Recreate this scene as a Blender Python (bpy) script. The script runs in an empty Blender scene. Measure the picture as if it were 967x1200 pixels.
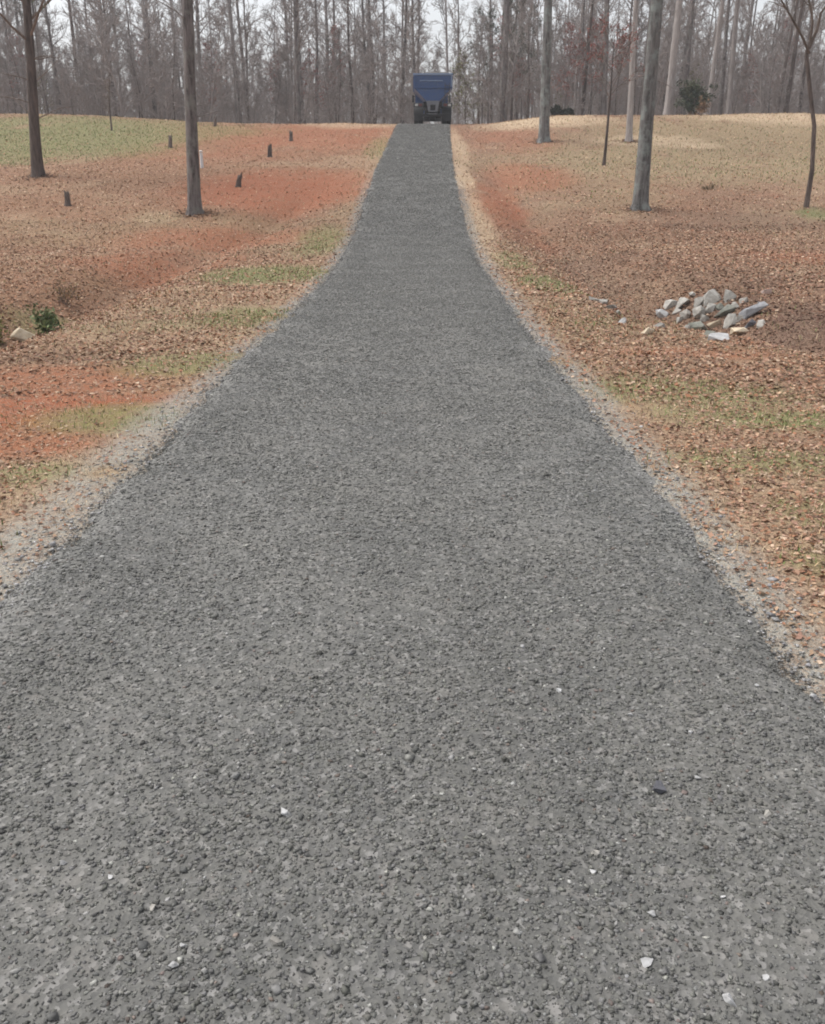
import bpy, bmesh, math, random
import numpy as np
from mathutils import Vector

# ------------------------------------------------------------------ camera, sky, sun, exposure
scene = bpy.context.scene
col = scene.collection
R = math.radians
PITCH = math.atan(400 / 1050)
CAM_H = 1.8
cd = bpy.data.cameras.new('camera'); cam = bpy.data.objects.new('camera', cd); col.objects.link(cam)
cd.sensor_fit = 'VERTICAL'; cd.sensor_height = 24.0; cd.lens = 21.0
cd.clip_start = 0.05; cd.clip_end = 5000
cam.location = (0, 0, CAM_H); cam.rotation_euler = (math.pi / 2 - PITCH, 0, 0)
scene.camera = cam

SUN_EL, SUN_ROT = R(60), R(-75)
world = bpy.data.worlds.new('World'); scene.world = world; world.use_nodes = True
wt = world.node_tree; wt.nodes.clear()
sky = wt.nodes.new('ShaderNodeTexSky'); sky.sky_type = 'NISHITA'; sky.sun_disc = False
sky.sun_elevation = SUN_EL; sky.sun_rotation = SUN_ROT; sky.dust_density = 4.0; sky.air_density = 1.0; sky.ozone_density = 1.0
hs = wt.nodes.new('ShaderNodeHueSaturation'); hs.inputs['Saturation'].default_value = 0.22
bg = wt.nodes.new('ShaderNodeBackground'); bg.inputs['Strength'].default_value = 0.15
wo = wt.nodes.new('ShaderNodeOutputWorld')
wt.links.new(sky.outputs[0], hs.inputs['Color']); wt.links.new(hs.outputs[0], bg.inputs['Color']); wt.links.new(bg.outputs[0], wo.inputs['Surface'])

sl = bpy.data.lights.new('sun', 'SUN'); sl.energy = 1.05; sl.angle = R(25); sl.color = (1.0, 0.97, 0.93)
so = bpy.data.objects.new('sun', sl); col.objects.link(so)
so.rotation_euler = (math.pi / 2 - SUN_EL, 0, math.pi - SUN_ROT)
so.location = (0, 0, 60)

scene.view_settings.view_transform = 'Standard'; scene.view_settings.look = 'None'
scene.view_settings.exposure = 0.76; scene.view_settings.gamma = 1.0
scene.view_settings.use_curve_mapping = False
scene.render.engine = 'CYCLES'
scene.cycles.max_bounces = 5; scene.cycles.diffuse_bounces = 3; scene.cycles.transparent_max_bounces = 4
scene.cycles.use_denoising = True
scene.cycles.filter_width = 1.9

rng = np.random.default_rng(11)
random.seed(5)

# ------------------------------------------------------------------ helpers
def smooth(a, b, v):
    t = np.clip((np.asarray(v, float) - a) / (b - a), 0, 1)
    return t * t * (3 - 2 * t)

def gauss(v, m, s):
    return np.exp(-((np.asarray(v, float) - m) / s) ** 2)

_tab = np.random.default_rng(3).random((256, 256))
def vnoise(x, y, s=1.0, seed=0):
    """smooth value noise, 0..1"""
    x = np.asarray(x, float) / s + 37.3 * seed + 500; y = np.asarray(y, float) / s + 91.7 * seed + 500
    xi = np.floor(x).astype(int); yi = np.floor(y).astype(int)
    fx = x - xi; fy = y - yi
    fx = fx * fx * (3 - 2 * fx); fy = fy * fy * (3 - 2 * fy)
    a = _tab[xi % 256, yi % 256]; b = _tab[(xi + 1) % 256, yi % 256]
    c = _tab[xi % 256, (yi + 1) % 256]; d = _tab[(xi + 1) % 256, (yi + 1) % 256]
    return (a * (1 - fx) + b * fx) * (1 - fy) + (c * (1 - fx) + d * fx) * fy

def fbm(x, y, s, seed=0, n=3):
    v = 0; a = 1; t = 0
    for i in range(n):
        v = v + a * vnoise(x, y, s / 2 ** i, seed + i * 5); t += a; a *= 0.5
    return v / t

def mesh_np(name, V, faces, colors=None, smooth_shade=False):
    """faces: list of int arrays (n,3) or (n,4)"""
    me = bpy.data.meshes.new(name)
    V = np.asarray(V, np.float32)
    me.vertices.add(len(V)); me.vertices.foreach_set('co', V.ravel())
    faces = [np.asarray(f, np.int32) for f in faces if len(f)]
    loops = np.concatenate([f.ravel() for f in faces])
    tot = np.concatenate([np.full(len(f), f.shape[1], np.int32) for f in faces])
    st = np.concatenate([[0], np.cumsum(tot)[:-1]]).astype(np.int32)
    me.loops.add(len(loops)); me.loops.foreach_set('vertex_index', loops)
    me.polygons.add(len(tot)); me.polygons.foreach_set('loop_start', st)
    if smooth_shade:
        me.polygons.foreach_set('use_smooth', np.ones(len(tot), bool))
    if colors is not None:
        a = me.color_attributes.new('col', 'FLOAT_COLOR', 'POINT')
        c = np.ones((len(V), 4), np.float32); c[:, :3] = colors
        a.data.foreach_set('color', c.ravel())
    me.update(calc_edges=True); me.validate()
    return me

def link(name, me, mat, parent=None, loc=None):
    o = bpy.data.objects.new(name, me); col.objects.link(o)
    if mat is not None and len(me.materials) == 0:
        me.materials.append(mat)
    if parent is not None: o.parent = parent
    if loc is not None: o.location = loc
    return o

def tag(o, label=None, cat=None, group=None, kind=None):
    if label: o['label'] = label
    if cat: o['category'] = cat
    if group: o['group'] = group
    if kind: o['kind'] = kind
    return o

def thing(name, label, cat, loc=(0, 0, 0), rotz=0, group=None):
    o = bpy.data.objects.new(name, None); col.objects.link(o)
    o.empty_display_size = 0.2
    o.location = loc; o.rotation_euler = (0, 0, rotz)
    return tag(o, label, cat, group)

def copy_tree(o, parent=None):
    c = o.copy(); col.objects.link(c)
    if parent is not None: c.parent = parent
    for ch in list(o.children): copy_tree(ch, c)
    return c

# ------------------------------------------------------------------ materials
def mat_new(name):
    m = bpy.data.materials.new(name); m.use_nodes = True
    nt = m.node_tree; b = nt.nodes['Principled BSDF']
    b.inputs['Roughness'].default_value = 0.9
    b.inputs['Specular IOR Level'].default_value = 0.2
    return m, nt, b

def nd(nt, t, **kw):
    n = nt.nodes.new(t)
    for k, v in kw.items():
        if k in n.inputs: n.inputs[k].default_value = v
        else: setattr(n, k, v)
    return n

def noise(nt, vec, scale, detail=3, rough=0.6):
    n = nd(nt, 'ShaderNodeTexNoise'); n.inputs['Scale'].default_value = scale
    n.inputs['Detail'].default_value = detail; n.inputs['Roughness'].default_value = rough
    nt.links.new(vec, n.inputs['Vector']); return n.outputs['Fac']

def mapr(nt, src, a, b, c, d):
    n = nd(nt, 'ShaderNodeMapRange'); n.inputs[1].default_value = a; n.inputs[2].default_value = b
    n.inputs[3].default_value = c; n.inputs[4].default_value = d
    nt.links.new(src, n.inputs[0]); return n.outputs[0]

def mix(nt, fac, a, b, mode='MIX'):
    n = nd(nt, 'ShaderNodeMix', data_type='RGBA', blend_type=mode)
    for k, v in ((0, fac), (6, a), (7, b)):
        if hasattr(v, 'links'): nt.links.new(v, n.inputs[k])
        elif k == 0: n.inputs[0].default_value = v
        else: n.inputs[k].default_value = (*v, 1)
    return n.outputs[2]

def bump(nt, b, h, strength, dist):
    n = nd(nt, 'ShaderNodeBump'); n.inputs['Strength'].default_value = strength; n.inputs['Distance'].default_value = dist
    nt.links.new(h, n.inputs['Height']); nt.links.new(n.outputs[0], b.inputs['Normal'])

def objco(nt):
    return nd(nt, 'ShaderNodeTexCoord').outputs['Object']

def m_attr(name, var=0.25, scale=40, rough=0.9, hue=False):
    m, nt, b = mat_new(name)
    a = nd(nt, 'ShaderNodeAttribute', attribute_name='col')
    n = noise(nt, objco(nt), scale, 2)
    v = mapr(nt, n, 0.3, 0.7, 1 - var, 1 + var)
    c = mix(nt, 1.0, a.outputs['Color'], (1, 1, 1), 'MULTIPLY')
    mm = nd(nt, 'ShaderNodeVectorMath', operation='SCALE')
    nt.links.new(a.outputs['Color'], mm.inputs[0]); nt.links.new(v, mm.inputs['Scale'])
    nt.links.new(mm.outputs[0], b.inputs['Base Color'])
    b.inputs['Roughness'].default_value = rough
    return m

def m_ground():
    m, nt, b = mat_new('ground_soil')
    a = nd(nt, 'ShaderNodeAttribute', attribute_name='col').outputs['Color']
    co = objco(nt)
    n1 = noise(nt, co, 3.0, 4, 0.65)
    n2 = noise(nt, co, 17.0, 3, 0.7)
    n3 = noise(nt, co, 55.0, 2, 0.6)
    c = mix(nt, mapr(nt, n2, 0.48, 0.66, 0, 0.62), a, (0.125, 0.072, 0.05))
    c = mix(nt, mapr(nt, n3, 0.50, 0.68, 0, 0.6), c, (0.42, 0.30, 0.205))
    c = mix(nt, mapr(nt, n1, 0.35, 0.7, 0, 0.30), c, (0.26, 0.17, 0.12))
    n4 = noise(nt, co, 7.0, 4, 0.75)
    c = mix(nt, mapr(nt, n4, 0.5, 0.66, 0, 0.45), c, (0.20, 0.135, 0.085))
    nt.links.new(c, b.inputs['Base Color'])
    ad = nd(nt, 'ShaderNodeMath', operation='ADD'); nt.links.new(n2, ad.inputs[0]); nt.links.new(n3, ad.inputs[1])
    bump(nt, b, ad.outputs[0], 0.7, 0.04)
    return m

def m_road():
    m, nt, b = mat_new('crushed_asphalt')
    a = nd(nt, 'ShaderNodeAttribute', attribute_name='col').outputs['Color']
    co = objco(nt)
    v = nd(nt, 'ShaderNodeTexVoronoi'); v.inputs['Scale'].default_value = 60; nt.links.new(co, v.inputs['Vector'])
    v2 = nd(nt, 'ShaderNodeTexVoronoi'); v2.inputs['Scale'].default_value = 22; nt.links.new(co, v2.inputs['Vector'])
    sep = nd(nt, 'ShaderNodeSeparateColor'); nt.links.new(v.outputs['Color'], sep.inputs[0])
    sep2 = nd(nt, 'ShaderNodeSeparateColor'); nt.links.new(v2.outputs['Color'], sep2.inputs[0])
    c = mix(nt, mapr(nt, sep.outputs[0], 0.0, 1.0, 0, 0.6), a, (0.075, 0.075, 0.075))
    c = mix(nt, mapr(nt, sep.outputs[1], 0.72, 1.0, 0, 0.55), c, (0.30, 0.29, 0.28))
    c = mix(nt, mapr(nt, sep2.outputs[0], 0.7, 1.0, 0, 0.35), c, (0.07, 0.07, 0.072))
    c = mix(nt, mapr(nt, sep2.outputs[1], 0.8, 1.0, 0, 0.25), c, (0.27, 0.25, 0.23))
    big = noise(nt, co, 1.3, 4, 0.6)
    c = mix(nt, mapr(nt, big, 0.35, 0.7, 0, 0.3), c, (0.20, 0.19, 0.17))
    nt.links.new(c, b.inputs['Base Color'])
    ad = nd(nt, 'ShaderNodeMath', operation='ADD')
    nt.links.new(v.outputs['Distance'], ad.inputs[0]); nt.links.new(noise(nt, co, 28, 3), ad.inputs[1])
    bump(nt, b, ad.outputs[0], 0.55, 0.008)
    b.inputs['Roughness'].default_value = 0.9
    return m

def m_bark(name, c1, c2, lichen=None, sc=1.0):
    m, nt, b = mat_new(name)
    co = objco(nt)
    mp = nd(nt, 'ShaderNodeMapping'); mp.inputs['Scale'].default_value = (9 * sc, 9 * sc, 1.3 * sc); nt.links.new(co, mp.inputs['Vector'])
    n = noise(nt, mp.outputs[0], 1.0, 5, 0.7)
    n2 = noise(nt, co, 1.1, 3)
    c = mix(nt, mapr(nt, n, 0.35, 0.65, 0, 1), c1, c2)
    if lichen:
        n3 = noise(nt, co, 2.6, 4, 0.7)
        c = mix(nt, mapr(nt, n3, 0.48, 0.62, 0, 0.75), c, lichen)
    oi = nd(nt, 'ShaderNodeObjectInfo')
    v = mapr(nt, oi.outputs['Random'], 0, 1, 0.75, 1.3)
    mm = nd(nt, 'ShaderNodeVectorMath', operation='SCALE'); nt.links.new(c, mm.inputs[0]); nt.links.new(v, mm.inputs['Scale'])
    nt.links.new(mm.outputs[0], b.inputs['Base Color'])
    bump(nt, b, n, 0.8, 0.03)
    return m

def m_plain(name, c, rough=0.6, metal=0.0, dirt=None, scale=6, amt=0.5, spec=0.4):
    m, nt, b = mat_new(name)
    co = objco(nt)
    n = noise(nt, co, scale, 5, 0.65)
    d = dirt or tuple(0.6 * x for x in c)
    cc = mix(nt, mapr(nt, n, 0.42, 0.7, 0, amt), c, d)
    nt.links.new(cc, b.inputs['Base Color'])
    b.inputs['Roughness'].default_value = rough; b.inputs['Metallic'].default_value = metal
    b.inputs['Specular IOR Level'].default_value = spec
    return m

def m_rock(name, c1, c2, c3):
    m, nt, b = mat_new(name)
    co = objco(nt)
    n = noise(nt, co, 5, 5, 0.7); n2 = noise(nt, co, 1.7, 3); n3 = noise(nt, co, 30, 2)
    c = mix(nt, mapr(nt, n, 0.4, 0.62, 0, 1), c1, c2)
    c = mix(nt, mapr(nt, n2, 0.5, 0.68, 0, 0.7), c, c3)
    oi = nd(nt, 'ShaderNodeObjectInfo')
    v = mapr(nt, oi.outputs['Random'], 0, 1, 0.65, 1.25)
    mm = nd(nt, 'ShaderNodeVectorMath', operation='SCALE'); nt.links.new(c, mm.inputs[0]); nt.links.new(v, mm.inputs['Scale'])
    nt.links.new(mm.outputs[0], b.inputs['Base Color'])
    bump(nt, b, n3, 0.5, 0.02)
    return m

M_ground = m_ground(); M_road = m_road()
M_leaf = m_attr('dry_leaf', 0.2, 30); M_stone = m_attr('gravel_stone', 0.25, 90, 0.85); M_blade = m_attr('grass_blade', 0.15, 8)
M_bark = m_bark('hardwood_bark', (0.05, 0.041, 0.038), (0.22, 0.19, 0.183), (0.20, 0.195, 0.175))
M_barkd = m_bark('dark_bark', (0.045, 0.036, 0.032), (0.15, 0.115, 0.10))
M_barkp = m_bark('pale_bark', (0.19, 0.17, 0.16), (0.33, 0.30, 0.285))
M_barkl = m_bark('lichen_bark', (0.045, 0.042, 0.04), (0.19, 0.182, 0.175), (0.21, 0.235, 0.22))
M_twig = m_bark('bare_twigs', (0.20, 0.172, 0.160), (0.32, 0.284, 0.266))
M_twigd = m_bark('brown_twigs', (0.10, 0.075, 0.06), (0.20, 0.15, 0.12))
M_needle = m_attr('needles', 0.3, 3)
M_bud = m_attr('spring_buds', 0.3, 3)
M_rock = m_rock('riprap_rock', (0.26, 0.245, 0.22), (0.43, 0.41, 0.375), (0.15, 0.135, 0.115))
M_rocktan = m_rock('tan_rock', (0.46, 0.38, 0.27), (0.60, 0.52, 0.40), (0.26, 0.19, 0.13))
M_pebble = m_rock('quartz_pebble', (0.34, 0.335, 0.33), (0.50, 0.50, 0.50), (0.27, 0.25, 0.23))
M_rockdk = m_rock('dark_rock', (0.10, 0.10, 0.11), (0.17, 0.17, 0.19), (0.08, 0.08, 0.08))

# ------------------------------------------------------------------ terrain
_py = np.array([-40, 0, 4, 8, 9.3, 12.4, 16.8, 19.9, 23.1, 26.8, 29.6, 32.3, 36.2, 40.6, 47.2, 54.8, 60.5, 63, 66, 75, 110, 200, 1200])
_pz = np.array([0.3, 0.0, -.03, -.09, -.11, -.17, -.25, -.27, -.19, -.03, .30, .71, 1.19, 1.80, 2.58, 3.60, 4.42, 4.62, 4.70, 4.72, 4.70, 4.9, 9])
_ty = np.arange(-40, 1200, 0.1); _tz = np.interp(_ty, _py, _pz)
_k = np.exp(-(np.arange(-30, 31) / 11.0) ** 2); _k /= _k.sum()
_tz = np.concatenate([_tz[:30], np.convolve(_tz, _k, 'valid'), _tz[-30:]])
def P(y): return np.interp(y, _ty, _tz)
_cy = np.array([-40, 0, 5, 11, 14, 18, 23, 30, 36, 41, 47, 55, 61, 70, 80, 100])
_cx = np.array([-.14, -.14, -.17, -.19, -.13, -.08, -.09, -.03, .03, .09, .24, .47, .66, 1.0, 1.2, 1.2])
_tcx = np.interp(_ty, _cy, _cx); _k2 = np.exp(-(np.arange(-60, 61) / 25.0) ** 2); _k2 /= _k2.sum()
_tcx = np.concatenate([_tcx[:60], np.convolve(_tcx, _k2, 'valid'), _tcx[-60:]])
def C(y): return np.interp(y, _ty, _tcx)
HW = 1.7
def ditch_left(y): return np.interp(y, [4, 8, 12, 16, 19.5, 26.5, 33, 40, 60], [-5.2, -5.7, -6.4, -7.2, -6.8, -5.3, -3.9, -3.2, -2.8])
def ditch_right(y): return np.interp(y, [4, 8, 12, 14, 17.5, 23.5, 30, 40, 60], [7.6, 6.7, 5.7, 5.3, 5.0, 4.3, 3.8, 3.4, 3.4])

def Z(x, y):
    x = np.asarray(x, float); y = np.asarray(y, float)
    d = x - C(y); u = np.abs(d) - HW
    z = P(y).copy() if hasattr(P(y), 'copy') else P(y)
    z = z - 0.035 * np.clip(u, 0, 2.0) * smooth(70, 50, y)
    near = gauss(y, 16.5, 6.5)
    dl = 0.42 * near + 0.24 * smooth(8, 16, y) * smooth(45, 28, y)
    dr = 0.60 * near + 0.28 * smooth(8, 16, y) * smooth(50, 30, y)
    wl = 0.75 + 0.35 * near; wr = 0.7 + 0.45 * near
    z = z - np.where(d < 0, dl * gauss(x, ditch_left(y), wl), dr * gauss(x, ditch_right(y), wr))
    z = z - 0.28 * gauss(y, 15.5, 5) * smooth(2.4, 4.6, u)
    z = z - 0.30 * gauss(x, 5.6, 1.5) * gauss(y, 17, 2.2)
    z = z + smooth(44, 64, y) * (0.62 * smooth(9, 26, -d) + 0.62 * smooth(2.5, 9, d))
    z = z + smooth(0.4, 4, u) * (0.30 * (fbm(x, y, 9, 1) - 0.5) + 0.10 * (fbm(x, y, 2.2, 2, 2) - 0.5))
    z = z + smooth(0.0, 0.6, u) * 0.05 * (vnoise(x, y, 0.8, 8) - 0.5)
    return z

def G(px, py):
    """where the sight line through a photo point meets the ground"""
    dx, dv = (px - 483.5) / 1050, (600 - py) / 1050
    r = np.array([dx, math.cos(PITCH) + dv * math.sin(PITCH), -math.sin(PITCH) + dv * math.cos(PITCH)])
    t = np.arange(1.5, 260, 0.02)
    zz = CAM_H + r[2] * t - Z(r[0] * t, r[1] * t)
    i = np.argmax(zz < 0)
    if zz[i] >= 0: i = len(t) - 1
    return float(r[0] * t[i]), float(r[1] * t[i])

def XY(px, D):
    """point at ground distance D along the sight line column px"""
    zc = D * math.cos(PITCH) - 2.5 * math.sin(PITCH)
    return (px - 483.5) / 1050 * zc, D

CLAY = np.array([0.275, 0.062, 0.017]); CLAYB = np.array([0.26, 0.12, 0.07])
LEAF = np.array([0.205, 0.115, 0.07]); STRAW = np.array([0.40, 0.295, 0.185])
PALE = np.array([0.58, 0.45, 0.30]); GREEN = np.array([0.145, 0.185, 0.06]); OLIVE = np.array([0.27, 0.225, 0.125]); DARK = np.array([0.11, 0.068, 0.05])  # DARK: dark leaf brown, also used to paint shade on the ground
GRIT = np.array([0.28, 0.29, 0.265]); FOREST = np.array([0.20, 0.13, 0.10])

_patch = []
def patch(px, py, rx, ry, kind, s):
    x, y = G(px, py); _patch.append((x, y, rx, ry, kind, s))
for a in [
    (40, 480, 1.6, 0.9, 'clay', 1.0), (70, 445, 1.3, 0.9, 'clay', .8), (10, 520, .8, .5, 'clay', .8), (150, 450, 1.2, 1.0, 'clay', .4), (330, 222, 4.2, 5.5, 'clay', 1.0), (255, 290, 3.2, 3.0, 'clay', .75),
    (190, 320, 2.6, 1.8, 'clay', .6), (350, 160, 9, 8, 'clay', .75), (260, 170, 6, 8, 'clay', .5), (585, 240, 1.2, 5, 'clay', .85), (620, 205, 2.0, 5, 'clay', .7),
    (600, 165, 2.5, 6, 'clay', .5), (960, 300, 2.0, 1.6, 'clay', .6), (800, 412, 1.3, .5, 'clay', .7), (620, 280, 0.9, 3, 'clay', .55), (400, 430 - 90, .8, 1.2, 'clay', .2),
    (60, 160, 9.5, 9, 'green', .95), (10, 180, 5, 5, 'green', .8), (190, 150, 7, 5, 'green', .6), (315, 322, 1.6, 1.8, 'green', 1.0), (375, 285, .8, 3.0, 'green', .8), (645, 335, .7, 2.0, 'green', 1.0),
    (915, 494, .75, .45, 'green', .95), (850, 488, .7, .5, 'green', .6), (900, 540, .8, .35, 'green', .7), (960, 250, 1.0, 1.3, 'green', .95), (445, 175, .8, 6, 'green', .5),
    (25, 560, .5, .35, 'green', .75), (140, 490, .8, .5, 'green', .45), (225, 425, .8, .8, 'green', .8), (790, 460, 1.2, .8, 'green', .8), (600, 305, .5, 2.0, 'green', .7), (60, 385, .9, .8, 'green', .6), (955, 600, .3, .3, 'green', .6), (960, 660, .2, .2, 'green', .6),
    (830, 190, 11, 8, 'olive', .85), (900, 160, 12, 8, 'olive', .8), (690, 225, 3, 5, 'olive', .45), (120, 270, 5, 3, 'olive', .35), (230, 260, 3, 1.5, 'olive', .5), (680, 190, 5, 4, 'olive', .4),
    (640, 139, 4, 4, 'pale', 1.0), (800, 134, 12, 3.5, 'pale', .75), (930, 136, 8, 4, 'pale', .9), (760, 165, 3, 1.8, 'pale', .8), (812, 171, 1.6, .9, 'pale', .9), (420, 146, 4, 3, 'pale', .6),
    (546, 215, .4, 8, 'pale', .6), (561, 265, .5, 4, 'pale', .75), (537, 170, .45, 8, 'pale', .6), (575, 300, .4, 2, 'pale', .4), (452, 165, .7, 8, 'straw', .7), (430, 215, .6, 5, 'straw', .7),
    (300, 290, 1.5, .6, 'straw', .7), (180, 345, 2.0, .6, 'straw', .6), (240, 350, 2.0, 1.2, 'straw', .5), (330, 345, .9, 1.2, 'straw', .5), (100, 560, .8, .5, 'straw', .6), (700, 330, 1.0, .8, 'straw', .4),
    (960, 380, 1.5, 2.6, 'dark', 1.0), (832, 372, 1.5, 1.8, 'dark', .8), (740, 372, .6, 1.2, 'dark', .5), (880, 330, 2.2, 1.5, 'dark', .5), (720, 320, 1.5, 2.5, 'dark', .45), (850, 262, 3.5, 1.5, 'dark', .45), (610, 262, .5, 4, 'dark', .4), (60, 420, .9, .5, 'dark', .3),  # shade painted as dark leaf colour: right slope, ditch, under the rocks
    (300, 370, .9, 1.2, 'green', .8), (150, 490, .8, .5, 'green', .8), (270, 400, .7, .8, 'straw', .6), (90, 600, .5, .3, 'straw', .7), (690, 400, .7, .8, 'straw', .5), (700, 375, .8, 1.0, 'green', .5), (820, 560, .6, .4, 'straw', .5), (150, 385, 1.2, .8, 'olive', .7), (100, 400, 1.2, .7, 'straw', .5), (230, 365, 1.2, .8, 'olive', .5),
    (860, 620, .8, .6, 'straw', .4), (820, 480, 1.5, .8, 'straw', .4),
]: patch(*a)
KC = {'clay': CLAY, 'green': GREEN, 'olive': OLIVE, 'pale': PALE, 'straw': STRAW, 'dark': DARK}

def zones(x, y):
    x = np.asarray(x, float); y = np.asarray(y, float)
    W = {k: np.zeros(np.shape(x)) for k in KC}
    n = fbm(x, y, 1.6, 21, 4)
    for (cx, cy, rx, ry, k, s) in _patch:
        r2 = ((x - cx) / rx) ** 2 + ((y - cy) / ry) ** 2
        w = s * smooth(1.6, 0.15, r2) * smooth(0.22, 0.56, n + 0.25 * s * (1 - np.clip(r2, 0, 1)))
        W[k] = np.maximum(W[k], w)
    return W

def ground_col(x, y):
    W = zones(x, y)
    d = x - C(y); u = np.abs(d) - HW
    n1 = fbm(x, y, 2.5, 31, 4)[..., None]; n2 = fbm(x, y, 0.7, 33, 3)[..., None]
    left = (d < 0)[..., None]
    base = np.where(left, LEAF * np.array([1.1, 1.0, .85]), LEAF)
    verge = (smooth(3.6, 1.2, u) * smooth(45, 15, y))[..., None]
    base = base * (1 - verge) + (0.7 * LEAF + 0.3 * STRAW) * verge
    base = base + (STRAW - base) * smooth(0.52, 0.72, n1) * 0.45
    base = base + (CLAYB - base) * smooth(0.55, 0.75, n2) * 0.5
    sv = smooth(-.1, .25, u) * smooth(1.5, .6, u + .5 * (n1[..., 0] - .5)) * smooth(62, 40, y) * smooth(.25, .55, fbm(x, y, .8, 35, 3))
    base = base + (STRAW * .95 - base) * sv[..., None] * .30
    dk = np.where(d < 0, .35 * gauss(x, ditch_left(y), .9), .75 * gauss(x, ditch_right(y), .8)) * smooth(6, 11, y) * smooth(50, 30, y)  # darker leaf tone along the ditches, painted shade that makes the dip read
    base = base + (DARK - base) * (dk * smooth(.2, .6, n1[..., 0]))[..., None]
    vg = smooth(4.5, .8, u) * smooth(48, 20, y) * smooth(.46, .66, fbm(x, y, 1.3, 37, 3))
    base = base + (OLIVE * .85 - base) * vg[..., None] * .6
    for k in ('olive', 'dark', 'straw', 'clay', 'green', 'pale'):
        base = base + (KC[k] - base) * W[k][..., None] * 0.92
    fo = smooth(70, 80, y)[..., None]
    base = base + (FOREST - base) * fo
    gw = 0.22 + 0.26 * fbm(x, y, 1.0, 41) + np.where(d < 0, .26 * smooth(9.5, 4.5, y), 0.04)
    g = (smooth(gw, gw * 0.35, u) * smooth(0.25, 0.55, vnoise(x, y, .45, 45) + 0.15) * smooth(48, 25, y) )[..., None]
    base = base + (GRIT - base) * g * 0.85
    return base

def axis(parts):
    out = []
    for a, b, s in parts: out.append(np.arange(a, b, s))
    return np.concatenate(out)
gx = axis([(1.5, 5, .09), (5, 10, .14), (10, 20, .3), (20, 45, .7), (45, 100, 4), (100, 300, 25), (300, 1300, 100)])
gx = np.concatenate([-gx[::-1], np.arange(-1.5, 1.5, 0.25), gx])
gy = axis([(-60, 0, 6), (0, 2, .2), (2, 14, .09), (14, 26, .14), (26, 70, .28), (70, 130, 2), (130, 300, 12), (300, 1300, 100)])
XX, YY = np.meshgrid(gx, gy)
ZZ = Z(XX, YY)
inr = smooth(0.12, -0.3, np.abs(XX - C(YY)) - HW) * (YY < 82)
ZZ = ZZ - 0.05 * inr
V = np.stack([XX, YY, ZZ], -1).reshape(-1, 3)
ny_, nx_ = XX.shape
idx = np.arange(ny_ * nx_).reshape(ny_, nx_)
F = np.stack([idx[:-1, :-1], idx[:-1, 1:], idx[1:, 1:], idx[1:, :-1]], -1).reshape(-1, 4)
CO = ground_col(XX, YY).reshape(-1, 3)
g = link('ground', mesh_np('ground', V, [F], CO, True), M_ground)
tag(g, kind='structure')

# ------------------------------------------------------------------ thin grey air
mh = bpy.data.materials.new('haze_air'); mh.use_nodes = True; nh = mh.node_tree; nh.nodes.clear()
pv = nh.nodes.new('ShaderNodeVolumePrincipled'); pv.inputs['Color'].default_value = (.93, .93, .95, 1); pv.inputs['Density'].default_value = 0.0009; pv.inputs['Anisotropy'].default_value = 0.0
oh = nh.nodes.new('ShaderNodeOutputMaterial'); nh.links.new(pv.outputs[0], oh.inputs['Volume'])
bm = bmesh.new(); bmesh.ops.create_cube(bm, size=1)
for v_ in bm.verts: v_.co = (v_.co.x * 3000, v_.co.y * 3000, 15 + v_.co.z * 46)
me = bpy.data.meshes.new('haze'); bm.to_mesh(me); bm.free()
hz = link('haze', me, mh); tag(hz, 'thin grey haze in front of the far woods', 'haze', kind='stuff')

# ------------------------------------------------------------------ the driveway
def road_z(x, y):
    u = np.abs(x - C(y))
    e = HW + 0.10 * (fbm(x * 0 + np.sign(x - C(y)) * 5, y, 1.1, 51) - 0.5) * 2 + 0.07 * (vnoise(x, y, .22, 53) - 0.5) * 2
    prof = 0.028 - 0.075 * smooth(e - 0.22, e + 0.12, u) - 0.012 * gauss(u, 0.85, 0.35)
    h = Z(C(y), y) + (Z(x, y) - Z(C(y), y)) * smooth(HW - .5, HW, u) + prof
    nz = smooth(25, 8, y)
    h = h + nz * (0.016 * (fbm(x, y, 0.16, 61, 3) - 0.5) + 0.015 * (fbm(x, y * 1.4, 0.04, 65, 2) - 0.5)) + 0.02 * (fbm(x, y, 0.8, 63, 2) - 0.5)
    return h
ry = axis([(-8, .8, .2), (.8, 4, .016), (4, 8, .03), (8, 16, .06), (16, 30, .12), (30, 84, .3)])
rx = np.linspace(-1, 1, 210) * (HW + 0.35)
RX, RY = np.meshgrid(rx, ry); RX = RX + C(RY)
RZ = road_z(RX, RY)
V = np.stack([RX, RY, RZ], -1).reshape(-1, 3)
ny_, nx_ = RX.shape; idx = np.arange(ny_ * nx_).reshape(ny_, nx_)
F = np.stack([idx[:-1, :-1], idx[:-1, 1:], idx[1:, 1:], idx[1:, :-1]], -1).reshape(-1, 4)
rc = np.array([0.128, 0.1265, 0.118]) * (0.80 + 0.26 * fbm(RX, RY * 0.4, 0.6, 71) + .14 * fbm(RX * 2.2, RY * .35, 1.5, 75) + .07 * gauss(np.abs(RX - C(RY)), .82, .3) - .05)[..., None]
u = np.abs(RX - C(RY))
eg = (smooth(HW - 0.28, HW + .05, u + 0.12 * (vnoise(RX, RY, .3, 73) - .5)))[..., None]
rc = rc + (np.array([0.30, 0.295, 0.275]) - rc) * eg * 0.5
rd = link('driveway', mesh_np('driveway', V, [F], rc.reshape(-1, 3), True), M_road)
tag(rd, kind='structure')

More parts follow.
